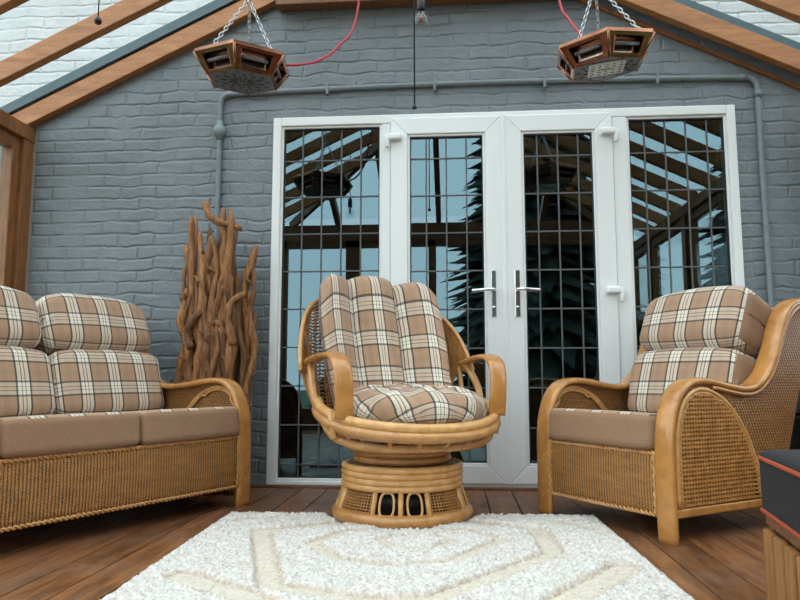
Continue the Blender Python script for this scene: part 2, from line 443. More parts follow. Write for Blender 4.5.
for mx in (MUL[0], MUL[2]): fr.box2((mx-.040, -.028, .038), (mx+.012 if mx < 0 else mx+.045, .07, FZ1-.055))
struct(fr.build('trim_3', M['upvc'], bevel=.006), 'white outer frame around the french doors and side windows', 'door frame')
def sidewin(name, x0, x1, ncol, label):
    e = empty(name, (0, 0, 0), 0, label, 'window', None, 'structure')
    m = MB(); frame_rect(m, x0, x1, .038, FZ1-.055, .014, -.018, .05); m.build('glazing_bead', M['upvc'], e, bevel=.004)
    glazing(e, x0+.016, x1-.016, .054, FZ1-.071, -.006, ncol, .195)
sidewin('window_1', FX0+.05, MUL[0]-.040, 5, 'leaded side window left of the french doors')
sidewin('window_2', MUL[2]+.045, FX1-.05, 5, 'leaded side window right of the french doors')
def leaf(name, x0, x1, hinge_left, label):
    e = empty(name, (0, 0, 0), 0, label, 'door', None, 'structure')
    z0, z1 = .034, FZ1-.030; w = .100
    m = MB()
    # mitred stiles and rails
    def quad(a, b, c, d): m.prism([a, b, c, d], lambda p, q: (p, -.042, q), (0, .07, 0))
    quad((x0, z0), (x0+w, z0+w), (x0+w, z1-w), (x0, z1)); quad((x1, z0), (x1, z1), (x1-w, z1-w), (x1-w, z0+w))
    quad((x0, z1), (x0+w, z1-w), (x1-w, z1-w), (x1, z1)); quad((x0, z0), (x1, z0), (x1-w, z0+w), (x0+w, z0+w))
    m.build('door_leaf_frame', M['upvc'], e, bevel=.005)
    m = MB(); frame_rect(m, x0+w, x1-w, z0+w, z1-w, .014, -.034, .01); m.build('glazing_bead', M['upvc'], e, bevel=.005)
    glazing(e, x0+w+.016, x1-w-.016, z0+w+.016, z1-w-.016, -.026, 4, .13)
    hx = x1-.062 if hinge_left else x0+.062; sgn = -1 if hinge_left else 1
    m = MB(); m.box2((hx-.015, -.050, .965), (hx+.015, -.042, 1.235)); h = m.build('handle_backplate', M['chrome'], e, bevel=.012, seg=3)
    m = MB(); m.tube(smooth_path([(hx, -.05, 1.118), (hx, -.085, 1.118), (hx+sgn*.02, -.095, 1.118), (hx+sgn*.06, -.096, 1.117), (hx+sgn*.125, -.092, 1.112)]), .010, 10)
    m.build('lever_handle', M['chrome'], h, True)
    m = MB(); m.tube([(hx, -.0495, 1.02), (hx, -.056, 1.02)], .009, 12); m.build('lock_cylinder', M['chrome'], h, True)
    px = x0-.004 if hinge_left else x1+.004
    for z in ((2.035,) if hinge_left else (2.035, 1.11)):
        m = MB(); s2 = 1 if hinge_left else -1
        m.box2((px-.012*s2, -.078, z-.018), (px+.072*s2, -.040, z+.022))
        hg = m.build('hinge', M['upvc'], e, bevel=.012, seg=3)
        m = MB(); m.tube([(px-.014*s2, -.062, z+.016), (px-.014*s2, -.062, z-.062)], .0135, 12); m.build('hinge_pin', M['upvc'], hg, True, bevel=.003)
leaf('door_1', MUL[0]+.014, MUL[1]-.004, True, 'left leaf of the white leaded french doors')
leaf('door_2', MUL[1]+.006, MUL[2]-.042, False, 'right leaf of the white leaded french doors')
m = MB(); m.box2((MUL[1]-.010, -.047, .036), (MUL[1]+.012, -.04, FZ1-.032)); struct(m.build('trim_4', M['upvc'], bevel=.003), 'white cover strip where the french doors meet', 'trim')

# roof: rafters, glass, ridge and tie beams
ceil = empty('ceiling', (0, 0, 0), 0, 'pitched glass roof on orange brown timber rafters', 'ceiling', None, 'structure')
RH = .105
ys = [-.07]+[-.505-.475*k for k in range(8)]
ca = math.cos(math.atan(SL))
for y_ in ys:
    for sd in (-1, 1):
        y = y_
        xe = XL-.13 if sd < 0 else XRT+.13
        vv = RH/ca
        y = (-.033 if sd < 0 else -.088) if y_ == ys[0] else y_
        m = MB(); wd = .055
        xt = XR if zhip(y) >= ZR else XR+sd*(ZR-zhip(y))/SL
        poly = [(xt, zroof(xt)), (xe, zroof(xe)), (xe, zroof(xe)+vv), (xt, zroof(xt)+vv)]
        m.prism(poly, lambda a, b: (a, y-wd/2, b), (0, wd, 0)); m.build('rafter', M['rafter'], ceil, bevel=.004)
for sd in (-1, 1):
    xe = XL-.22 if sd < 0 else XRT+.22; z0 = RH/ca+.004
    xh = XR+sd*XH; m = MB(); m.prism([(XR, -.015), (xe, -.015), (xe, YB-.1), (xh, YB), (XR, YH)], lambda a, b: (a, b, zroof(a)+z0), (0, 0, .01))
    m.build('roof_glass', M['roofglass'], ceil)
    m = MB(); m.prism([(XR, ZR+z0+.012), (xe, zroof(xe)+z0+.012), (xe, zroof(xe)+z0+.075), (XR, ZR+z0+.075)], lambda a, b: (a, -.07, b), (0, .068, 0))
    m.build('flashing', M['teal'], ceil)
    # hip rafter where the end slope meets this side
    m = MB(); m.beam((XR, YH, ZR+.04), (xh, YB, ZH+.04), .05, .10); m.build('hip_rafter', M['timber_dark'], ceil)
    # thin batten under the wall rafter
    m = MB(); m.prism([(XR, ZR-.052), (xe, zroof(xe)-.052), (xe, zroof(xe)-.028), (XR, ZR-.028)], lambda a, b: (a, -.022, b), (0, .02, 0))
    if sd > 0: m.build('batten', M['timber'], ceil)
    # wall plate along the eaves
m = MB(); m.prism([(XR, YH), (XR-XH, YB), (XR+XH, YB)], lambda a, b: (a, b, zhip(b)+RH/ca+.004), (0, 0, .01)); m.build('roof_glass', M['roofglass'], ceil)
for x in (-1.42, -.80, -.17, .46, 1.08):
    yt = YB+(zroof(x)-ZH)/SL
    m = MB(); m.prism([(YB, ZH), (yt, zhip(yt)), (yt, zhip(yt)+RH/ca), (YB, ZH+RH/ca)], lambda a, b: (x-.03, a, b), (.06, 0, 0)); m.build('rafter', M['timber_dark'], ceil)
m = MB(); m.box2((XR-.035, YH, ZR+.0), (XR+.035, -.12, ZR+.10)); m.build('ridge_beam', M['timber_dark'], ceil)
m = MB(); m.box2((-1.06, -.10, 2.872), (.78, -.016, 2.965)); m.build('tie_beam', M['timber_dark'], ceil, bevel=.004)

def glazed_wall(name, label, x, sgn, ends):
    e = empty(name, (0, 0, 0), 0, label, 'wall', None, 'structure')
    m = MB(); m.box2((x-.06, YB, 2.075), (x+.055, -.002, 2.165)); m.build('wall_plate', M['timber'], e, bevel=.004)
    for y in [-.052, -1.15, -2.3, -3.45, YB+.06]:
        m = MB(); m.box2((x-.05, y-.05, 0), (x+.05, y+.05, 2.074)); m.build('post', M['timber'], e, bevel=.004)
    yy = [-.052, -1.15, -2.3, -3.45, YB+.06]
    for a, b in zip(yy[:-1], yy[1:]):
        m = MB()
        y0, y1 = b+.05, a-.05
        for (ya, yb, za, zb) in ((y0+.001, y0+.07, .625, 2.073), (y1-.07, y1-.001, .625, 2.073), (y0+.07, y1-.07, 2.0, 2.073), (y0+.07, y1-.07, .625, .70)):
            m.box2((x-.035-.012*sgn, ya, za), (x+.035-.012*sgn, yb, zb))
        m.build('sash', M['timber'], e, bevel=.004)
        m = MB(); m.box2((x-.003, y0+.06, .69), (x+.003, y1-.06, 2.01)); m.build('glass_pane', M['winglass'], e)
        m = MB(); m.box2((x-.03, y0, 0), (x+.03, y1, .62)); m.build('dado_panel', M['timber_dark'], e)
glazed_wall('wall_left', 'brown timber framed window wall on the left of the sofa', XL, 1, None)
glazed_wall('wall_right', 'brown timber framed window wall on the right of the armchair', XRT, -1, None)
m = MB(); m.box2((XL+.050, -.010, 0), (XL+.056, -.0005, 2.08)); struct(m.build('trim_5', M['sealant']), 'thin pale sealant line where the timber post meets the brick', 'trim')

# glazed end wall behind the camera (seen only as a reflection)
e = empty('wall_front', (0, 0, 0), 0, 'timber framed glazed gable reflected in the door glass', 'wall', None, 'structure')
m = MB(); m.box2((XL, YB-.06, 2.30), (XRT, YB+.06, 2.50)); m.build('tie_beam', M['timber_dark'], e)
for px_, w in ((XL+.05, .1), (-2.1, .1), (-1.23, .17), (-.25, .09), (.75, .09), (XRT-.05, .1)):
    m = MB(); m.box2((px_-w/2, YB-.045, 0), (px_+w/2, YB+.045, 2.30)); m.build('post', M['timber_dark'], e)
m = MB(); m.box2((XL, YB-.045, 2.22), (XRT, YB+.045, 2.30)); m.build('head_rail', M['timber_dark'], e)
m = MB(); m.box2((XL, YB-.04, 0), (XRT, YB+.04, .25)); m.build('kick_rail', M['timber_dark'], e)
m = MB(); m.box2((XL, YB-.003, .25), (XRT, YB+.003, 2.22)); m.build('glass_pane', M['winglass'], e)

# outdoors, seen in the reflections
m = MB(); m.box2((-30, -40, -.4), (30, YB-.3, -.15)); m.box2((-30, YB-.3, -.4), (XL-.2, .3, -.15)); m.box2((XRT+.25, YB-.3, -.4), (30, .3, -.15))
struct(m.build('ground', M['grass']), 'lawn outside the conservatory', 'ground')
def conifer(loc, h, r, label, seed):
    rnd = random.Random(seed)
    e = empty('conifer_tree', loc, 0, label, 'tree', 'trees mirrored in the door glass')
    m = MB(); m.tube([(0, 0, -.2), (0, 0, h*.5), (0, 0, h*.95)], .15, 8, rad=[.16, .1, .02]); m.build('trunk', M['bark'], e)
    m = MB(); n = int(h*10)
    for i in range(n):
        t = i/n; z = .3+t*(h-.4); rr = r*(1-t)**.8+.12
        for k in range(22):
            a = rnd.uniform(0, 2*PI); L = rr*rnd.uniform(.6, 1.1); dz = -L*rnd.uniform(.1, .45); w = .09+.16*L*rnd.uniform(.6, 1)
            d = Vector((math.cos(a), math.sin(a), 0)); s_ = Vector((-d.y, d.x, 0)); b = Vector((0, 0, z)); tip = b+d*L+Vector((0, 0, dz)); md = b+d*L*.55+Vector((0, 0, dz*.25))
            m.add([b, md+s_*w+Vector((0, 0, -.1)), tip, md-s_*w+Vector((0, 0, -.1)), md+Vector((0, 0, .06))], [(0, 1, 4), (1, 2, 4), (2, 3, 4), (3, 0, 4)])
    m.build('foliage', M['foliage'], e)
for i, (x, y, h, r) in enumerate([(1.75, -10.5, 11.0, 2.3), (6.4, -10.4, 9.0, 1.7), (5.0, -5.4, 10.5, 2.0), (7.4, -1.6, 7.0, 1.2), (-6.4, -12.5, 3.4, 1.5), (-2.6, -14.5, 2.6, 1.3)]):
    conifer((x, y, -.15), h, r, 'dark conifer mirrored in the leaded door glass', i)

# ------------------------------------------------------------------ cushions
def cushion(name, parent, w, d, h, loc, rx=0, mats=None, rad=.05, nz_=.006, seed=0, mode='back', bulge=.0, uoff=0, voff=0, n=26, side=True):
    """soft box: w along x, d along y, h along z"""
    m = MB(); vs, fs, uv = [], [], []
    def sup(a, ex): return math.copysign(abs(a)**ex, a)
    pts = {}
    def add_face(axis, sg):
        for i in range(n+1):
            for j in range(n+1):
                a, b = 2*i/n-1, 2*j/n-1
                p = [0, 0, 0]; p[axis] = sg; o = [q for q in (0, 1, 2) if q != axis]; p[o[0]] = a; p[o[1]] = b
                def rm(t): return math.copysign(1-(1-abs(t))**1.35, t)
                p = [rm(t) for t in p]
                q = Vector((p[0]*w/2, p[1]*d/2, p[2]*h/2)); rr = min(rad, d/2*.98, h/2*.98)
                inn = Vector([max(-hh/2+rr, min(hh/2-rr, t)) for t, hh in zip(q, (w, d, h))]); df = q-inn
                if df.length > 1e-7: q = inn+df.normalized()*rr*min(1, max(abs(t) for t in df)/rr)
                # puff
                fx, fz, fy = 1-(2*q.x/w)**2, 1-(2*q.z/h)**2, 1-(2*q.y/d)**2
                if mode == 'back': q.y += math.copysign(bulge*max(0, fx)**.5*max(0, fz)**.5, q.y)*(abs(2*q.y/d)); q.z += bulge*.6*max(0, fx)*(2*q.z/h)-(.9*bulge*abs(2*q.x/w)**5 if q.z > 0 else 0)
                else: q.z += bulge*max(0, fx)**.5*max(0, fy)**.5*(2*q.z/h)
                nn = noise.noise(q*7+Vector((seed*3.1, seed, 0)))*nz_
                q += q.normalized()*nn
                yield q
    for axis in (0, 1, 2):
        for sg in (-1, 1):
            P = list(add_face(axis, sg)); o = len(vs)
            vs += P
            for q in P:
                if mode == 'back': yf = max(0, q.y+d/2+bulge*.4)*.9; uv.append((q.x+(yf if abs(q.x) > w/2-rad else 0)*math.copysign(1, q.x)*.8+uoff, q.z+math.copysign(yf if abs(q.z) > h/2-rad else 0, q.z)+voff))
                else: uv.append((q.x+uoff, q.y+voff))
            for i in range(n):
                for j in range(n):
                    f = (o+i*(n+1)+j, o+(i+1)*(n+1)+j, o+(i+1)*(n+1)+j+1, o+i*(n+1)+j+1)
                    plain = (axis == 0 and sg > 0) if mode == 'back' else (axis != 2 or sg < 0)
                    m.add([], [], None)
                    m.f.append(f); m.uv.append([uv[k] for k in f]); m.mi.append(1 if plain else 0)
    m.v = [tuple(v) for v in vs]
    ob = m.build(name, mats or [M['plaid'], M['taupe']], parent, True, weld=True)
    ob.location = loc; ob.rotation_euler = (rx, 0, 0)
    return ob

# ------------------------------------------------------------------ cane and rattan seating
def clip_lines(poly, pos, axis):
    """intervals of the line coord[axis]=pos inside a polygon"""
    xs = []; n = len(poly); o = 1-axis
    for i in range(n):
        a, b = poly[i], poly[(i+1) % n]
        if (a[axis] > pos) != (b[axis] > pos):
            t = (pos-a[axis])/(b[axis]-a[axis]); xs.append(a[o]+t*(b[o]-a[o]))
    xs.sort(); return list(zip(xs[::2], xs[1::2]))
ARM = [(.016, 0), (.014, .12), (.014, .25), (.016, .37), (.030, .46), (.065, .54), (.12, .590), (.19, .607), (.28, .602), (.37, .586), (.46, .575), (.54, .588), (.62, .645), (.685, .735), (.725, .82), (.765, .89), (.82, .94), (.89, .965), (.96, .955), (1.0, .915)]
ARM0 = [(p.x, p.y) for p in smooth_path([(a, b, 0) for a, b in ARM], 5)]
ARCH = [(.045, .13), (.045, .30), (.050, .40), (.075, .49), (.12, .55), (.19, .576), (.27, .563), (.35, .522), (.43, .445), (.495, .345), (.54, .24), (.56, .135)]
ARCHP = [(p.x, p.y) for p in smooth_path([(a, b, 0) for a, b in ARCH], 5)]
BACK0 = [(.985, .88), (.905, .70), (.82, .50), (.74, .30), (.68, .13)]
def lounge(name, loc, rz, label, cat, Wi, seats, seed, db=0, wx=0, deep=.025):
    def dp(a): t = min(1, max(0, (a-.25)/.35)); return a+deep*t*t*(3-2*t)
    ARMP = [(dp(a) if b > .4 else a, b) for a, b in ARM0]; BACKLINE = [(a+deep*.8, b) for a, b in BACK0]
    e = empty(name, loc, rz, label, cat)
    bw_ = .088; xo = Wi/2+bw_/2
    panel_poly = [(.035, .12)]+[(a+.006, b-.012) for a, b in ARMP if b > .15 and a < .985+deep]+BACKLINE
    for sd in (-1, 1):
        m = MB(); m.band([(sd*xo, a, b) for a, b in ARMP], (1, 0, 0), bw_, .03); arm = m.build('arm_frame', M['rattan_band'], e, True)
        # side panel
        m = MB(); xs = sd*(xo+.018); m.prism(panel_poly, lambda a, b: (xs-.009, a, b), (.018, 0, 0)); m.build('side_panel', M['wicker_side'], e)
        for xx, nm in ((sd*(xo+.030), 'outer'), (sd*(xo+.002), 'inner')):
            m = MB(); m.tube([(xx, a, b) for a, b in ARCHP], .0095, 8)
            m.tube([(xx, a-(.0 if b < .5 else 0)+.016*(1 if a < .1 else (0 if a < .3 else -1)), b-(.014 if .08 < a < .33 else 0)) for a, b in ARCHP], .007, 8)
            m.build('arch_cane', M['rattan_light'], e, True)
        # open cane mesh inside the arch, on the outside, over a dark lining
        m = MB(); xo2 = sd*(xo+.0285); m.prism(ARCHP, lambda a, b: (xo2-.001, a, b), (.002, 0, 0)); m.build('panel_lining', M['wicker_dark'], e)
        m = MB(); xl = sd*(xo+.034); p = .0165
        y = .05
        while y < .51:
            for a, b in clip_lines(ARCHP, y, 0): m.box2((xl-.0025, y-.0042, a), (xl+.0005, y+.0042, b))
            y += p
        z = .14
        while z < .575:
            for a, b in clip_lines(ARCHP, z, 1): m.box2((xl-.0005, a, z-.0042), (xl+.0025, b, z+.0042))
            z += p
        m.build('cane_mesh', M['cane'], e)
        m = MB(); m.beam((sd*(xo+.018), .03, .112), (sd*(xo+.018), .70+deep*.8, .112), .04, .034); m.build('side_rail', M['rattan_band'], e, bevel=.008, seg=3)
        m = MB(); m.tube([(sd*(xo-.01), .66+deep*.7, 0), (sd*(xo-.01), .68+deep*.8, .16), (sd*(xo-.01), .80+deep, .5), (sd*(xo-.01), .965+deep, .90)], .022, 10); m.build('rear_post', M['rattan'], e, True)
        # second thin cane under the arm band
        m = MB(); m.tube([(sd*(xo+.036), a+.004, b-.022) for a, b in ARMP if a > .25 and a < .99+deep], .008, 8); m.build('edge_cane', M['rattan'], e, True)
    # front apron
    hw = Wi/2+.004
    m = MB(); m.grid(lambda u, v: ((u*2-1)*hw, .018-.004*math.sin(PI*v), .098+.236*v), 30, 8, lambda u, v: (u*2*hw, v*.236)); m.build('front_apron', M['wicker'], e, True, solid=.014)
    m = MB()
    for z in (.100, .332):
        for ph in (0, PI):
            m.tube([(-hw+2*hw*t/160, .012+.005*math.cos(t*.9*Wi/.6*.6+ph), z+.005*math.sin(t*.9*Wi/.6*.6+ph)) for t in range(161)], .0055, 6)
    for x_ in (-hw+.006, hw-.006):
        for ph in (0, PI): m.tube([(x_+.005*math.sin(t*.55+ph), .008+.004*math.cos(t*.55+ph), .10+.235*t/40) for t in range(41)], .0055, 6)
    m.build('braided_edge', M['rattan'], e, True)
    m = MB(); m.box2((-hw, .03, .25), (hw, .62, .286)); m.build('seat_deck', M['wicker_dark'], e)
    # back
    m = MB(); m.grid(lambda u, v: ((u*2-1)*hw, .70+deep+.29*v+.02*math.sin(v*PI), .13+.80*v), 24, 16, lambda u, v: (u*2*hw, v*.85)); m.build('back_panel', M['wicker'], e, True, solid=.016)
    m = MB(); m.tube([(-hw, .985+deep, .93), (hw, .985+deep, .93)], .028, 10); m.build('back_top_rail', M['rattan'], e, True)
    w = Wi/seats
    for k in range(seats):
        cx = -Wi/2+w*(k+.5)
        cushion('seat_cushion', e, w-.004, .62, .142, (cx, .298, .389), R(-4.5), None, .030, .003, seed+k, 'seat', .006, uoff=.02, voff=.03)
        cushion('lower_back_cushion', e, w+wx-.004, .19, .325, (cx+wx*(k-.5*(seats-2) if seats > 1 else 0)-wx*.5*(seats > 1), .615+db, .580), R(-17), None, .050, .005, seed+3+k, 'back', .022, uoff=.035, voff=.045)
        cushion('upper_back_cushion', e, w+wx-.004, .22, .290, (cx+wx*(k-.5*(seats-2) if seats > 1 else 0)-wx*.5*(seats > 1), .735+db*1.3, .872), R(-23), None, .060, .006, seed+6+k, 'back', .036, uoff=.03, voff=.02)
    return e
lounge('sofa', (-1.298, -1.171, 0), R(63.3), 'two seat rattan sofa with brown plaid cushions by the left windows', 'sofa', 1.155, 2, 1, .08, .045, .10)
lounge('armchair', (.595, -.970, 0), R(-56), 'rattan armchair with plaid back cushions right of the french doors', 'armchair', .594, 1, 9)

# ------------------------------------------------------------------ swivel chair
sw = empty('swivel_chair', (-.238, -.80, .002), R(25), 'round rattan swivel chair with channelled plaid cushions in front of the doors', 'chair')
m = MB(); m.ring((0, 0, .030), .291, .291, .028, 64, 12); m.build('base_ring', M['rattan'], sw, True)
m = MB()
for k in range(4): m.ring((0, 0, .155+.0255*k), .262, .262, .0145, 64, 10)
m.build('drum_rings', M['rattan_light'], sw, True)
m = MB(); m.lathe([(.245, .14), (.245, .245)], n=48); m.build('drum_core', M['wicker_dark'], sw, True)
m = MB()
for k in range(2): m.ring((0, 0, .262+.03*k), .208, .208, .016, 56, 10)
m.build('neck_rings', M['rattan'], sw, True)
m = MB(); m.lathe([(.19, .245), (.19, .33)], n=40); m.build('swivel_plate', M['darkmetal'], sw, True)
def skirt(a, t, off=0):      # a angle from front (deg), t 0 bottom .. 1 top
    r = .294+(.258-.294)*t+off; z = .045+.10*t; q = R(a-22)
    return (r*math.sin(q), -r*math.cos(q), z)
for q in range(4):
    for a in (-24, 0, 24):
        m = MB(); m.tube([skirt(a+90*q, -.05), skirt(a+90*q, 1.0)], .0115, 10); m.build('skirt_post', M['rattan_light'], sw, True)
    for a in (-12, 12):
        pts = []
        for k in range(28):
            th = 2*PI*k/28; c, s_ = math.cos(th), math.sin(th)
            da = 6.3*math.copysign(abs(c)**.7, c); t = .5+.48*math.copysign(abs(s_)**.75, s_)
            pts.append(skirt(a+90*q+da, t, .004))
        m = MB(); m.tube(pts, .0055, 8, True); m.build('oval_loop', M['rattan_light'], sw, True)
    m = MB(); c0 = 45+90*q
    for k in range(12):
        a = c0-17.5+35*k/11; m.tube([skirt(a, 0), skirt(a, 1)], .0026, 5)
    for k in range(9):
        t = .04+.92*k/8; m.tube([skirt(c0-18.5+37*j/8, t, .002) for j in range(9)], .0026, 5)
    m.build('cane_panel', M['cane'], sw, True)
m = MB(); m.lathe([(.20, .03), (.19, .145)], n=40); m.build('base_core', M['black'], sw, True)

# rim: two thick poles dipping at the front, rising to the arms
def rim(phi, rx, ry, zf, zs):     # phi 0 = front, +-180 = back
    q = R(phi); k = abs(math.sin(q/2))**2
    return Vector((rx*math.sin(q), -.055-ry*math.cos(q), zf+(zs-zf)*min(1, (abs(phi)/100)**2)))
def rimpath(rx, ry, zf, zs, lim=112): return [rim(-lim+2*lim*i/48, rx, ry, zf, zs) for i in range(49)]
m = MB(); m.tube(rimpath(.400, .365, .415, .515), .021, 12); m.build('upper_rim', M['rattan_light'], sw, True)
m = MB(); m.tube(rimpath(.406, .375, .380, .480), .021, 12); m.build('lower_rim', M['rattan'], sw, True)
m = MB(); m.tube(rimpath(.385, .35, .365, .44), .012, 8); m.build('inner_rim', M['rattan'], sw, True)
# basket beneath
m = MB()
m.ring((0, .0, .318), .245, .245, .018, 48, 8); m.build('basket_ring', M['rattan'], sw, True)
for k in range(16):
    a = -150+300*k/15
    m = MB(); p0 = Vector((.235*math.sin(R(a)), -.235*math.cos(R(a)), .322)); p1 = rim(max(-112, min(112, a)), .40, .375, .40, .48)
    if abs(a) > 112: p1 = Vector((.38*math.sin(R(a)), -.36*math.cos(R(a))+.03, .47))
    md = (p0+p1)/2+Vector((0, 0, -.035)); m.tube(smooth_path([p0, md, p1], 6), .011, 8); m.build('basket_spoke', M['rattan'], sw, True)
m = MB(); m.tube(smooth_path([(-.395, -.02, .47), (-.36, -.17, .37), (-.22, -.29, .335), (0, -.335, .33), (.22, -.29, .335), (.36, -.17, .37), (.395, -.02, .47)], 8), .017, 10); m.build('lower_hoop', M['rattan'], sw, True)
# back shell woven of cane
def ztop(phi): return .64+.40*(1-(abs(phi)/88)**4.2)
def shell(phi, t):
    sm = min(1, max(0, (abs(phi)-42)/28)); sm = sm*sm*(3-2*sm); zb = .42+.235*sm; zt = max(ztop(phi), zb+.01); z = zb+(zt-zb)*t; k = (z-.42)/.62; q = R(180-phi)
    rx = .425+.025*math.sin(PI*min(1, k*.9)); ry = .25+.03*k
    return Vector((rx*math.sin(q)*(1-.10*k*k), .12-ry*math.cos(q)+.05*k+.17*k*max(0, -math.cos(q))**.6, z))
m = MB()
for k in range(36):
    phi = -88+176*((k//2)+.22*(k % 2))/17.3; m.tube([shell(phi, j/14) for j in range(15)], .0042, 6)
m.build('shell_stakes', M['cane'], sw, True)
m = MB()
for j in range(32):
    t = (j+.5)/32
    m.tube([shell(-88+176*k/60, t)+Vector((0, 0, .003*(-1)**k)) for k in range(61)], .0044, 5)
m.build('shell_weave', M['cane'], sw, True)
m = MB(); m.tube([shell(-88+176*k/60, 1.0) for k in range(61)], .011, 10); m.tube([shell(-88+176*k/60, 0.0) for k in range(61)], .010, 8); m.tube([shell(-88, k/4) for k in range(5)], .010, 8); m.tube([shell(88, k/4) for k in range(5)], .010, 8); m.build('shell_rim', M['rattan'], sw, True)
# arms: broad bent bands
for sd in (-1, 1):
    pts = smooth_path([(sd*.400, .20, .690), (sd*.395, .10, .702), (sd*.380, -.04, .714), (sd*.366, -.16, .714), (sd*.360, -.232, .685), (sd*.356, -.262, .63), (sd*.352, -.265, .54), (sd*.350, -.255, .455)], 6)
    L = len(pts)
    wd = [Vector((1, .0, 0)) for k in range(L)]
    wl = [.045+.035*min(1, k/12) for k in range(L)]
    m = MB(); m.band(pts, wd, wl, .026); m.build('arm', M['rattan_band'], sw, True)
    m = MB(); m.tube(smooth_path([(sd*.39, -.02, .46), (sd*.41, .03, .55), (sd*.405, .09, .63), (sd*.395, .15, .685)], 6), .017, 10); m.tube(smooth_path([(sd*.37, .10, .44), (sd*.385, .17, .55), (sd*.395, .22, .67)], 6), .012, 8); m.build('arm_support', M['rattan'], sw, True)
    m = MB(); m.tube([(sd*.375, -.19, .37), (sd*.392, -.195, .49)], .014, 10); m.build('rim_peg', M['rattan_light'], sw, True)
# back cushion with three upright channels
def backcushion():
    m = MB(); NU, NV = 90, 56; W = .765
    def front(u, v):
        x = (u-.5)*W; b = abs(math.sin(PI*u*3))**.6
        k = int(min(2, u*3)); topz = (1.150, 1.165, 1.130)[k]-.030*(1-b)-.05*max(0, abs(u-.5)*2-.75)/.25
        taper = 1-.10*v**4-.13*(1-v)**1.3
        rnd_ = math.sqrt(max(0, 1-max(0, (v-.80)/.20)**2))
        th = (.050+.062*b)*rnd_*min(1, v/.05+.3)**.5*min(1, min(u, 1-u)/.03+.35)
        a = x/.46
        z = .47+(topz-.47)*(v if v < .8 else .8+.2*math.sin((v-.8)/.2*PI/2))
        return .46*math.sin(a)*taper+.004, .40*math.cos(a*1.15)+.035, z, th, .275*v**.9-.075
    def fn(u, v, s_):
        px, yy, z, th, rec = front(u, v)
        yb = yy-.085+rec
        w = .007*noise.noise(Vector((u*14, v*9, 3)))+.004*noise.noise(Vector((u*36, v*14, 7)))
        if s_ > 0: return (px*.97, yb+.03, z-.004)
        return (px, yb-th+w, z)
    m.grid(lambda u, v: fn(u, v, -1), NU, NV, lambda u, v: (((u*3) % 1 if 0 < u < 1 else u*.999)*.20*1.15+.021 if False else u*W*1.25+.028, v*.66+.03))
    m.grid(lambda u, v: fn(u, v, 1), NU, NV, lambda u, v: (u*W*1.25+.028, v*.66+.03))
    # sides, bottom and top
    for ue in (0, 1): m.grid(lambda u, v: tuple(Vector(fn(ue, v, -1)).lerp(Vector(fn(ue, v, 1)), u)), 2, NV, lambda u, v: (ue*W*1.25+.028+u*.05, v*.66+.03))
    for ve in (0, 1): m.grid(lambda u, v: tuple(Vector(fn(u, ve, -1)).lerp(Vector(fn(u, ve, 1)), v)), NU, 2, lambda u, v: (u*W*1.25+.028, ve*.66+.03+v*.04))
    return m.build('back_cushion', M['plaid_b'], sw, True, weld=True)
backcushion()
# round seat cushion with gathers
def seatcushion():
    m = MB(); NU, NV = 96, 28
    def fn(u, v):
        a = 2*PI*u; t = PI*(v-.5); c, s_ = math.cos(t), math.sin(t)
        r = abs(c)**.55; z = math.copysign(abs(s_)**.8, s_)
        rip = 1+.020*math.sin(a*11+2*noise.noise(Vector((math.cos(a)*2, math.sin(a)*2, 1))))*r
        x = .325*r*rip*math.cos(a); y = .29*r*rip*math.sin(a)
        # three soft channels and a puckered middle
        ch = .020*(abs(math.sin(PI*(x/.67+.5)*3))**.6-.5)*(s_ > 0)*r**0
        zz = z*(.085+.006*math.sin(a*11+1))+ch*(1-.6*r) + .006*noise.noise(Vector((x*14, y*14, z)))
        return (x, y, zz)
    def rho(v): return .30*abs(math.cos(PI*(v-.5)))**.55+.07*(1-math.sin(PI*(v-.5))) if v > .5 else .37+(.5-v)*.5
    m.grid(fn, NU, NV, lambda u, v: (rho(v)*math.cos(2*PI*u)+.5, rho(v)*math.sin(2*PI*u)+.56), closed_u=True)
    o = m.build('seat_cushion', M['plaid_b'], sw, True); o.location = (.005, -.125, .492); o.rotation_euler = (R(3), 0, 0)
seatcushion()

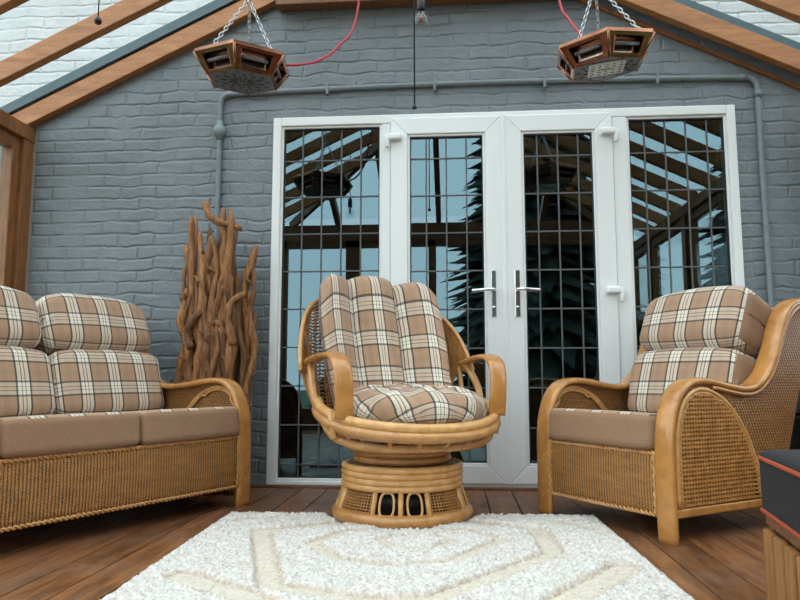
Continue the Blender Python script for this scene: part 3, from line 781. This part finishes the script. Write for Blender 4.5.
# ------------------------------------------------------------------ rug
def seg_d(px, py, a, b):
    ax, ay = a; bx, by = b; dx, dy = bx-ax, by-ay
    t = np.clip(((px-ax)*dx+(py-ay)*dy)/(dx*dx+dy*dy), 0, 1)
    return np.hypot(px-ax-t*dx, py-ay-t*dy)
def rug():
    W, D, s = 1.63, 1.36, .0072
    cx, cy, rz = -.175, -1.527, R(2.0)
    nx, ny = int(W/s), int(D/s)
    X, Y = np.meshgrid(np.linspace(-W/2, W/2, nx+1), np.linspace(-D/2, D/2, ny+1))
    rs = np.random.RandomState(3)
    edge = np.minimum(np.minimum(X+W/2, W/2-X), np.minimum(Y+D/2, D/2-Y))
    wx = cx+X*math.cos(rz)-Y*math.sin(rz); wy = cy+X*math.sin(rz)+Y*math.cos(rz)
    band = np.full(X.shape, 9.0)
    def poly(pts, w, closed=True):
        nonlocal band
        for a, b in zip(pts, pts[1:]+(pts[:1] if closed else [])): band = np.minimum(band, seg_d(wx, wy, a, b)/w)
    poly([(-.76, -1.24), (-.42, -1.015), (.05, -1.0), (.33, -1.13), (.34, -1.50), (.26, -1.60), (-.06, -2.02), (-.25, -2.05), (-.54, -1.93)], .030)
    poly([(-.52, -1.42), (-.42, -1.19), (-.15, -1.13), (.05, -1.16), (.18, -1.31), (-.01, -1.62), (-.22, -1.70), (-.40, -1.62)], .020)
    poly([(-.29, -1.34), (-.22, -1.26), (-.08, -1.26), (.0, -1.33), (-.08, -1.46), (-.21, -1.46)], .015)
    poly([(.54, -1.66), (.30, -2.0), (.2, -2.2)], .040, False); poly([(-.83, -1.86), (-.60, -2.02), (-.4, -2.2)], .040, False)
    poly([(-.94, -1.05), (-.72, -.93)], .02, False); poly([(.42, -.95), (.56, -1.12)], .02, False)
    stripe = np.clip((1.35-band)/.35, 0, 1)
    groove = np.exp(-((band-1.25)/.22)**2)
    n1 = rs.rand(*X.shape); n2 = rs.rand(*X.shape)
    h = .017+.013*n1+.004*n2
    h = h*(1-stripe*.40)-.014*groove*(.5+n2)
    h *= np.clip(edge/.02, .15, 1)**.5
    # flattened where the swivel chair's foot stands
    dd = np.hypot(wx+.238, wy+.80); flat = np.clip((.345-dd)/.02, 0, 1)
    h = np.maximum(h, .003)*(1-flat)+.0025*flat
    jx = (rs.rand(*X.shape)-.5)*s*1.1; jy = (rs.rand(*X.shape)-.5)*s*1.1
    V = np.stack([X+jx, Y+jy, h], -1).reshape(-1, 3)
    i = np.arange(ny)[:, None]*(nx+1)+np.arange(nx)[None, :]
    F = np.stack([i, i+1, i+nx+2, i+nx+1], -1).reshape(-1, 4)
    # skirt down to the floor
    b = np.concatenate([np.arange(nx+1), (np.arange(1, ny+1))*(nx+1)+nx, (ny*(nx+1)+np.arange(nx-1, -1, -1)), np.arange(ny-1, 0, -1)*(nx+1)])
    o = len(V); low = V[b].copy(); low[:, 2] = .0005
    V = np.vstack([V, low]); nb = len(b); k = np.arange(nb); k2 = (k+1) % nb
    F = np.vstack([F, np.stack([b[k], o+k, o+k2, b[k2]], -1)])
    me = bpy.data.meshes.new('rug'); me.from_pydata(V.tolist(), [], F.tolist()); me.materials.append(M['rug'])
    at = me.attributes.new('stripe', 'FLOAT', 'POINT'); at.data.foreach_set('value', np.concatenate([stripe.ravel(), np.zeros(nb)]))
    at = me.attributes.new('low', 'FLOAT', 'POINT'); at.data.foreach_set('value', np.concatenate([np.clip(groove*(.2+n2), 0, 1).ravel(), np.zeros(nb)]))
    me.polygons.foreach_set('use_smooth', [True]*len(me.polygons))
    ob = bpy.data.objects.new('rug', me); col.objects.link(ob); ob.location = (cx, cy, .0005); ob.rotation_euler = (0, 0, rz)
    tag(ob, 'white shaggy rug with carved cream hexagon pattern on the deck floor', 'rug')
rug()

# ------------------------------------------------------------------ footstool at the right edge
ft = empty('footstool', (.842, -1.955, 0), R(-10), 'charcoal cushioned footstool with orange piping on a pine base', 'footstool')
fw, fd = .62, .60
m = MB(); m.box2((.03, -fd+.02, 0), (fw-.02, -.026, .225)); m.build('base_frame', M['timber_dark'], ft)
for k in range(6):
    y = -.0-fd/6*k
    m = MB(); m.box2((.0, y-fd/6+.012, .0), (.020, y-.012, .212)); m.build('plank', M['pallet'], ft, bevel=.006, seg=2)
for k in range(6):
    xx = .02+(fw-.02)/6*k
    m = MB(); m.box2((xx+.004, -.02, 0), (xx+(fw-.02)/6-.004, -.002, .232)); m.build('plank', M['pallet'], ft, bevel=.006, seg=2)
m = MB(); m.box2((.01, -fd+.01, .225), (fw-.01, -.01, .25)); m.build('base_top', M['timber_dark'], ft)
c = cushion('cushion', ft, fw, fd, .170, (fw/2, -fd/2, .336), 0, [M['navy'], M['navy']], .022, .002, 4, 'seat', .018)
for z in (.262, .402):
    m = MB(); r_ = .03; pts = []
    for (x_, y_, a0) in ((r_, -r_, 90), (r_, -fd+r_, 180), (fw-r_, -fd+r_, 270), (fw-r_, -r_, 0)):
        for k in range(7): a = R(a0+90-15*(6-k)); pts.append((x_+r_*math.cos(a), y_+r_*math.sin(a), z))
    m.tube(pts, .006, 8, True); m.build('piping', M['piping'], c.parent, True)

# ------------------------------------------------------------------ driftwood column
dw = empty('driftwood_sculpture', (-1.325, -.190, 0), 0, 'tall bundle of brown driftwood branches standing against the grey wall behind the sofa', 'sculpture')
m = MB(); m.lathe([(.10, 0), (.10, .02), (.045, .03), (.045, 1.15), (.03, 1.18)], n=20); m.build('core_post', M['drift'], dw, True)
rnd = random.Random(12)
def branch(a, r0, z0, z1, rad, lean=0, wob=.02, kink=None):
    n = 26; pts, rr = [], []
    s1 = rnd.uniform(0, 50)
    for i in range(n+1):
        t = i/n; z = z0+(z1-z0)*t; aa = a+lean*t
        p = Vector((r0*1.0*math.cos(aa), r0*.68*math.sin(aa), z))
        p += Vector((noise.noise(Vector((s1, z*3.2, 0))), noise.noise(Vector((0, z*3.2, s1)))*.6, 0))*wob*1.7
        p += Vector((noise.noise(Vector((s1, z*11, 0))), noise.noise(Vector((0, z*11, s1))), 0))*wob*.35
        if kink: p += Vector(kink)*max(0, t-.8)*5
        pts.append(p); rr.append(rad*(1-.45*t)*(1+.35*noise.noise(Vector((s1*2, z*9, 5))))*(1 if i < n else .45)*(1 if i else .7))
    m = MB(); m.tube(pts, rad, 9, rad=rr)
    # knots and stubs
    for q in range(rnd.choice((1, 2, 2))):
        i = rnd.randrange(5, n-3); d = Vector((rnd.uniform(-1, 1), -.6, rnd.uniform(.3, 1))).normalized()
        m.tube([pts[i], pts[i]+d*.03, pts[i]+d*.06], .01, 7, rad=[rr[i]*.8, rr[i]*.55, rr[i]*.3])
    m2 = m.build('driftwood_branch', M['drift'], dw, True)
spec = []
for k in range(15):
    a = 2*PI*k/15+rnd.uniform(-.15, .15); spec.append((a, .168, rnd.choice((0, 0, .2)), rnd.uniform(1.15, 1.58), rnd.uniform(.022, .038), .42))
for k in range(9): spec.append((rnd.uniform(0, 2*PI), .10, rnd.choice((0, .3)), rnd.uniform(1.1, 1.55), rnd.uniform(.026, .038), .3))
for k in range(7): spec.append((PI+PI*(k+.5)/7, .185, rnd.uniform(.1, .6), rnd.uniform(.95, 1.5), rnd.uniform(.016, .030), .55))
for q in spec: branch(*q[:5], lean=rnd.uniform(-q[5], q[5]), wob=.025, kink=(rnd.uniform(-.03, .03), 0, 0))
for k in range(14): branch(rnd.uniform(PI, 2*PI), .19, rnd.uniform(0, .7), rnd.uniform(.75, 1.2), rnd.uniform(.014, .030), lean=rnd.uniform(-.4, .4), wob=.04)
branch(R(195), .185, .5, 1.06, .013, 0, .02, (-.03, 0, 0))
for pts, r_ in (([(-.06, -.10, 1.60), (-.035, -.12, 1.53), (.02, -.12, 1.485), (.08, -.11, 1.47), (.15, -.09, 1.45)], .018), ([(-.05, -.13, .98), (-.10, -.14, .93), (-.13, -.13, .86), (-.10, -.14, .78)], .022), ([(.17, -.08, 1.08), (.12, -.13, 1.04), (.10, -.14, .95), (.13, -.13, .8)], .020)):
    P_ = smooth_path(pts, 7); m = MB(); m.tube(P_, r_, 9, rad=[r_*(1+.4*noise.noise(p*17)) for p in P_]); m.build('driftwood_branch', M['drift'], dw, True)
for o in dw.children:
    if o.name.startswith('driftwood_branch'):
        for v in o.data.vertices: v.co += v.normal*.006*noise.noise(Vector((v.co.x*60, v.co.y*60, v.co.z*22)))

# ------------------------------------------------------------------ hanging copper heaters
def chain(parent, a, b, name='chain'):
    a, b = Vector(a), Vector(b); L = (b-a).length; t = (b-a)/L; n = max(3, int(L/.024)); m = MB()
    s1 = t.orthogonal().normalized(); s2 = t.cross(s1)
    for i in range(n):
        c = a+(b-a)*((i+.5)/n); sd = s1 if i % 2 else s2; hl = L/n*.66; pts = []
        for k in range(12):
            q = 2*PI*k/12; pts.append(c+t*(hl*math.cos(q))+sd*(.0075*math.sin(q)))
        m.tube(pts, .0023, 5, True)
    return m.build(name, M['steel'], parent, True)
def heater(loc, rz, label, tilt, hook, cable, panel):
    e = empty('hanging_heater', loc, rz, label, 'patio heater', 'copper heaters hung from the roof')
    body = bpy.data.objects.new('heater_body', None); 
    RT, RBm, HH = .227, .159, .092
    T = Matrix.Rotation(tilt[0], 3, 'X') @ Matrix.Rotation(tilt[1], 3, 'Y')
    def P(k, top, s_=1.0):
        a = R(-90+60*k); r = (RT if top else RBm)*s_; return T @ Vector((r*math.cos(a), r*math.sin(a), HH/2 if top else -HH/2))
    # top lid and bottom grille
    m = MB(); m.add([P(k, True) for k in range(6)]+[P(k, True)+Vector((0, 0, .012)) for k in range(6)]+[T @ Vector((0, 0, HH/2+.04))], [tuple(range(6))]+[(k, (k+1) % 6, (k+1) % 6+6, k+6) for k in range(6)]+[(k+6, (k+1) % 6+6, 12) for k in range(6)])
    m.build('lid', M['copper'], e)
    m = MB(); m.add([P(k, False, 1.03) for k in range(6)]+[P(k, False, 1.03)+T @ Vector((0, 0, .01)) for k in range(6)], [tuple(range(6)), tuple(range(6, 12))]+[(k, (k+1) % 6, (k+1) % 6+6, k+6) for k in range(6)])
    for k in range(12):
        for rr, ln in ((.045, .03), (.085, .03), (.118, .018)):
            a = R(30*k+(15 if rr > .06 and rr < .1 else 0)); d = Vector((math.cos(a), math.sin(a), 0)); c0 = Vector((0, 0, -HH/2-.001))
            mt = T @ Matrix.Rotation(a, 3, 'Z'); m.box(T @ (c0+d*rr), (ln, .007, .003), mat=mt, mi=1)
    g_ = m.build('grille_plate', [M['darkmetal'], M['black']], e)
    m = MB(); m.box(T @ Vector((0, 0, -HH/2-.002)), (.02, .02, .004), mat=T.copy()); m.build('centre_stud', M['copper'], g_)
    if panel:  # thin pale square with dark marks laid over the base plate
        m = MB(); a0 = T @ Vector((0, -.02, -HH/2-.0035)); m.box(a0, (.155, .165, .005), mat=T.copy()); rn = random.Random(2)
        for i in range(5):
            for j in range(5):
                if (i, j) == (2, 2): continue
                m.box(T @ Vector((-.06+.03*i, -.08+.03*j, -HH/2-.0065)), (.018, .005, .002), mat=T @ Matrix.Rotation(rn.choice((.5, -.5, 1.2, 0)), 3, 'Z'), mi=1)
        m.box(T @ Vector((0, -.02, -HH/2-.0068)), (.04, .008, .003), mat=T.copy(), mi=1)
        pn = m.build('pale_square', [M['conduit_pale'], M['black']], e); pn['label'] = 'pale square with dark marks'
    # six sloped sides: copper window frame, chrome reflector, element
    for k in range(6):
        A, B, C_, D = P(k, True), P(k+1, True), P(k+1, False), P(k, False)
        def q(u, v, off=0):   # v 0 top, 1 bottom
            p = (A.lerp(B, u)).lerp(D.lerp(C_, u), v); n = (B-A).cross(D-A).normalized()
            if n.dot(p) < 0: n = -n
            return p+n*off
        m = MB(); o_ = [(0, 0), (1, 0), (1, 1), (0, 1)]; i_ = [(.16, .17), (.84, .17), (.86, .83), (.14, .83)]
        vs = [q(*p, .006) for p in o_]+[q(*p, .006) for p in i_]+[q(*p, -.012) for p in o_]+[q(*p, -.012) for p in i_]
        fs = []
        for j in range(4):
            j2 = (j+1) % 4; fs += [(j, j2, 4+j2, 4+j), (8+j, 12+j, 12+j2, 8+j2), (j, 8+j, 8+j2, j2), (4+j, 4+j2, 12+j2, 12+j)]
        m.add(vs, fs); f_ = m.build('window_frame', M['copper'], e, bevel=.003)
        m = MB(); m.grid(lambda u, v: q(.13+.74*u, .15+.70*v, -.010-.020*math.sin(PI*v)), 8, 8); m.build('reflector', M['reflector'], f_, True)
        m = MB(); m.tube([q(.20, .48, -.006), q(.80, .48, -.006)], .008, 10); m.build('heating_element', M['darkmetal'], f_, True)
        m = MB(); m.tube([q(-.0, 0, .006), q(-.0, 1, .006)], .006, 6); m.build('corner_strip', M['copper'], e, True)
    hk = Vector(hook)
    for a in (-128, -36, 90):
        p = T @ Vector((RT*.80*math.cos(R(a)), RT*.80*math.sin(R(a)), HH/2+.012)); chain(e, p, hk)
    inv = Matrix.Rotation(-rz, 3, 'Z')
    zt = zroof(loc[0])-.01-loc[2]
    chain(e, hk, (hk.x, hk.y, zt)); 
    m = MB(); m.ring((hk.x, hk.y, hk.z), .012, .012, .003, 16, 6); m.build('hook_ring', M['steel'], e, True)
    m = MB(); m.tube(smooth_path([inv @ (Vector(c_)-Vector(loc)) for c_ in cable], 8), .0065, 8); m.build('power_cable', M['red'], e, True)
    return e
M['conduit_pale'] = simple('pale_grey', (.62, .65, .63), .4)
HY = -.98
heater((-.969, HY, 2.036), R(7), 'hexagonal copper heater on chains hanging above the driftwood', (R(3), R(1)), (.02, 0, .36),
       [(-.785, -.955, 2.077), (-.712, -.922, 2.091), (-.635, -.826, 2.159), (-.577, -.682, 2.293), (-.50, -.53, 2.543), (-.45, -.505, zroof(-.45)+.004)], False)
heater((.685, HY, 2.038), R(-8), 'hexagonal copper heater on chains hanging above the right hand door', (R(6), R(-4.5)), (-.03, 0, .36),
       [(.635, -.874, 2.150), (.615, -.845, 2.216), (.577, -.749, 2.351), (.548, -.634, 2.524), (.52, -.505, zroof(.52)+.004)], True)

# ------------------------------------------------------------------ pendant bulb and pull cords
def pendant(x, y, zb, label, ztop_=None):
    e = empty('pendant_bulb', (x, y, zb), 0, label, 'light bulb')
    zt = (ztop_ if ztop_ is not None else zroof(x))-zb
    m = MB(); m.tube([(0, 0, .14), (0, 0, zt)], .004, 8); m.build('flex', M['black'], e, True)
    m = MB(); m.lathe([(.006, .16), (.022, .15), (.024, .07), (.020, .062)], n=20); m.build('lamp_holder', M['black'], e, True)
    m = MB(); m.lathe([(.015, .066), (.019, .055), (.036, .035), (.047, .008), (.048, -.010), (.040, -.034), (.021, -.048), (.003, -.052)], n=24); m.build('bulb', M['bulbglass'], e, True)
    m = MB()
    for k in range(6): a = PI*k/3; m.tube([(.010*math.cos(a), .010*math.sin(a), .05), (.016*math.cos(a), .016*math.sin(a), -.015)], .0012, 5)
    m.tube([(0, 0, .06), (0, 0, .0)], .005, 8); m.build('filament', M['copper'], e, True)
pendant(-.159, -.505, 2.505, 'clear glass bulb in a black holder hanging above the doors')
pendant(-1.05, -2.88, 2.3, 'clear bulb on black flex mirrored in the left side window')
def cord(x, y, zb, label, kn, zt):
    e = empty('pull_cord', (x, y, zb), 0, label, 'pull cord')
    m = MB(); m.tube([(0, 0, .01), (0, 0, zt-zb)], .0035, 6); m.build('cord', M['black'], e, True)
    m = MB(); m.lathe([(.002, kn*1.3), (kn*.5, kn*.9), (kn, 0), (kn*.75, -kn*.7), (.002, -kn*1.0)], n=16); m.build('knob', M['black'], e, True)
cord(-.168, -.98, 1.842, 'thin black pull cord ending just above the french doors', .012, zroof(-.168))
cord(-1.684, -.98, 2.318, 'black pull cord with teardrop knob under the left rafters', .019, zroof(-1.684))

# ------------------------------------------------------------------ conduit and wall boxes
cd = empty('electrical_conduit', (0, 0, 0), 0, 'grey painted conduit pipe running up and over the french doors', 'conduit')
pts = [(-1.412, -.018, .05), (-1.412, -.018, 1.2), (-1.412, -.018, 2.29)]
pts += [(-1.412+.06*(1-math.cos(R(a))), -.018, 2.29+.06*math.sin(R(a))) for a in (15, 30, 45, 60, 75, 90)]
pts += [(-1.352+3.05*t, -.018, 2.35+.022*math.sin(PI*t)) for t in [k/20 for k in range(1, 20)]]
pts += [(1.70+.06*math.sin(R(a)), -.018, 2.29+.06*math.cos(R(a))) for a in (0, 15, 30, 45, 60, 75, 90)]
pts += [(1.762, -.018, 1.6), (1.765, -.018, .9), (1.766, -.018, .3)]
m = MB(); m.tube(pts, .0155, 12); m.build('pipe', M['conduit'], cd, True)
m = MB(); m.lathe([(.038, 0), (.040, .02), (.036, .036)], n=24); o = m.build('junction_box', M['conduit'], cd, True); o.rotation_euler = (R(90), 0, 0); o.location = (-1.413, -.002, 2.118)
m = MB(); m.tube([(-1.412, -.018, 2.06), (-1.412, -.018, 2.18)], .0195, 12); m.build('coupling', M['conduit'], cd, True)
for p, q in (((1.706, -.018, 2.35), (1.66, -.018, 2.351)), ((1.762, -.018, 2.27), (1.762, -.018, 2.23))):
    m = MB(); m.tube([p, q], .0205, 12); m.build('coupling', M['conduit'], cd, True)
for x in (-.75, -.1, .55, 1.2):
    m = MB(); m.box2((x-.008, -.036, 2.325), (x+.008, -.001, 2.395)); m.build('pipe_clip', M['conduit'], cd, bevel=.004)
m = MB(); m.lathe([(.035, 0), (.037, .03), (.028, .05)], n=24); o = m.build('junction_box', M['conduit'], None, True); o.rotation_euler = (R(90), 0, 0); o.location = (2.005, -.001, 1.60)
tag(o, 'small round grey box on the wall at the far right above the armchair', 'junction box')

# teal grey box on a dark stand, half hidden by the armchair
st = empty('gas_heater', (1.865, -.30, 0), 0, 'teal grey metal box on a black stand behind the armchair back', 'heater')
m = MB(); m.box2((-.17, -.16, 0), (.17, .16, .44)); m.build('stand', M['black'], st, bevel=.02)
m = MB(); m.box2((-.175, -.165, .445), (.175, .165, .80)); m.build('metal_body', M['tealmetal'], st, bevel=.03, seg=3)
m = MB(); m.ring((-.10, -.172, .68), .03, .03, .006, 20, 6); q = m.build('dial_ring', M['chrome'], st, True); 
m = MB(); m.tube([(-.176, -.166, .62), (.176, -.166, .62)], .006, 6); m.build('trim_bar', M['chrome'], st, True)

# ------------------------------------------------------------------ light, world, camera
w = bpy.data.worlds.new('sky'); scn.world = w; w.use_nodes = True
nt = w.node_tree; bg = nt.nodes['Background']
tc = nt.nodes.new('ShaderNodeTexCoord'); sp = nt.nodes.new('ShaderNodeSeparateXYZ'); nt.links.new(tc.outputs['Generated'], sp.inputs[0])
c = ramp(nt, sp.outputs[2], [(0, (.72, .78, .82)), (.3, (.80, .89, .94)), (1, (.90, .985, 1.02))])
cl = noise_n(nt, tc.outputs['Generated'], 2.5, 5, .6)
c = mixc(nt, math_n(nt, 'MULTIPLY', cl, .9), c, (.96, .97, .96))
nt.links.new(c, bg.inputs[0]); bg.inputs[1].default_value = 3.7

F = 690.0; tilt = math.atan(78/F); yaw = math.atan(54/(F/math.cos(tilt)))
cam = bpy.data.cameras.new('camera'); co = bpy.data.objects.new('camera', cam); col.objects.link(co)
cam.sensor_width = 36; cam.lens = F*36/800; cam.clip_start = .02
co.location = (0, -3.990, .62); co.rotation_euler = (PI/2+tilt, 0, yaw)
scn.camera = co
scn.view_settings.view_transform = 'Standard'; scn.view_settings.look = 'None'
scn.view_settings.exposure = 0.0; scn.view_settings.gamma = 1.0; scn.view_settings.use_curve_mapping = False
scn.cycles.use_denoising = True
scn.cycles.max_bounces = 10; scn.cycles.transparent_max_bounces = 16; scn.cycles.sample_clamp_indirect = 8
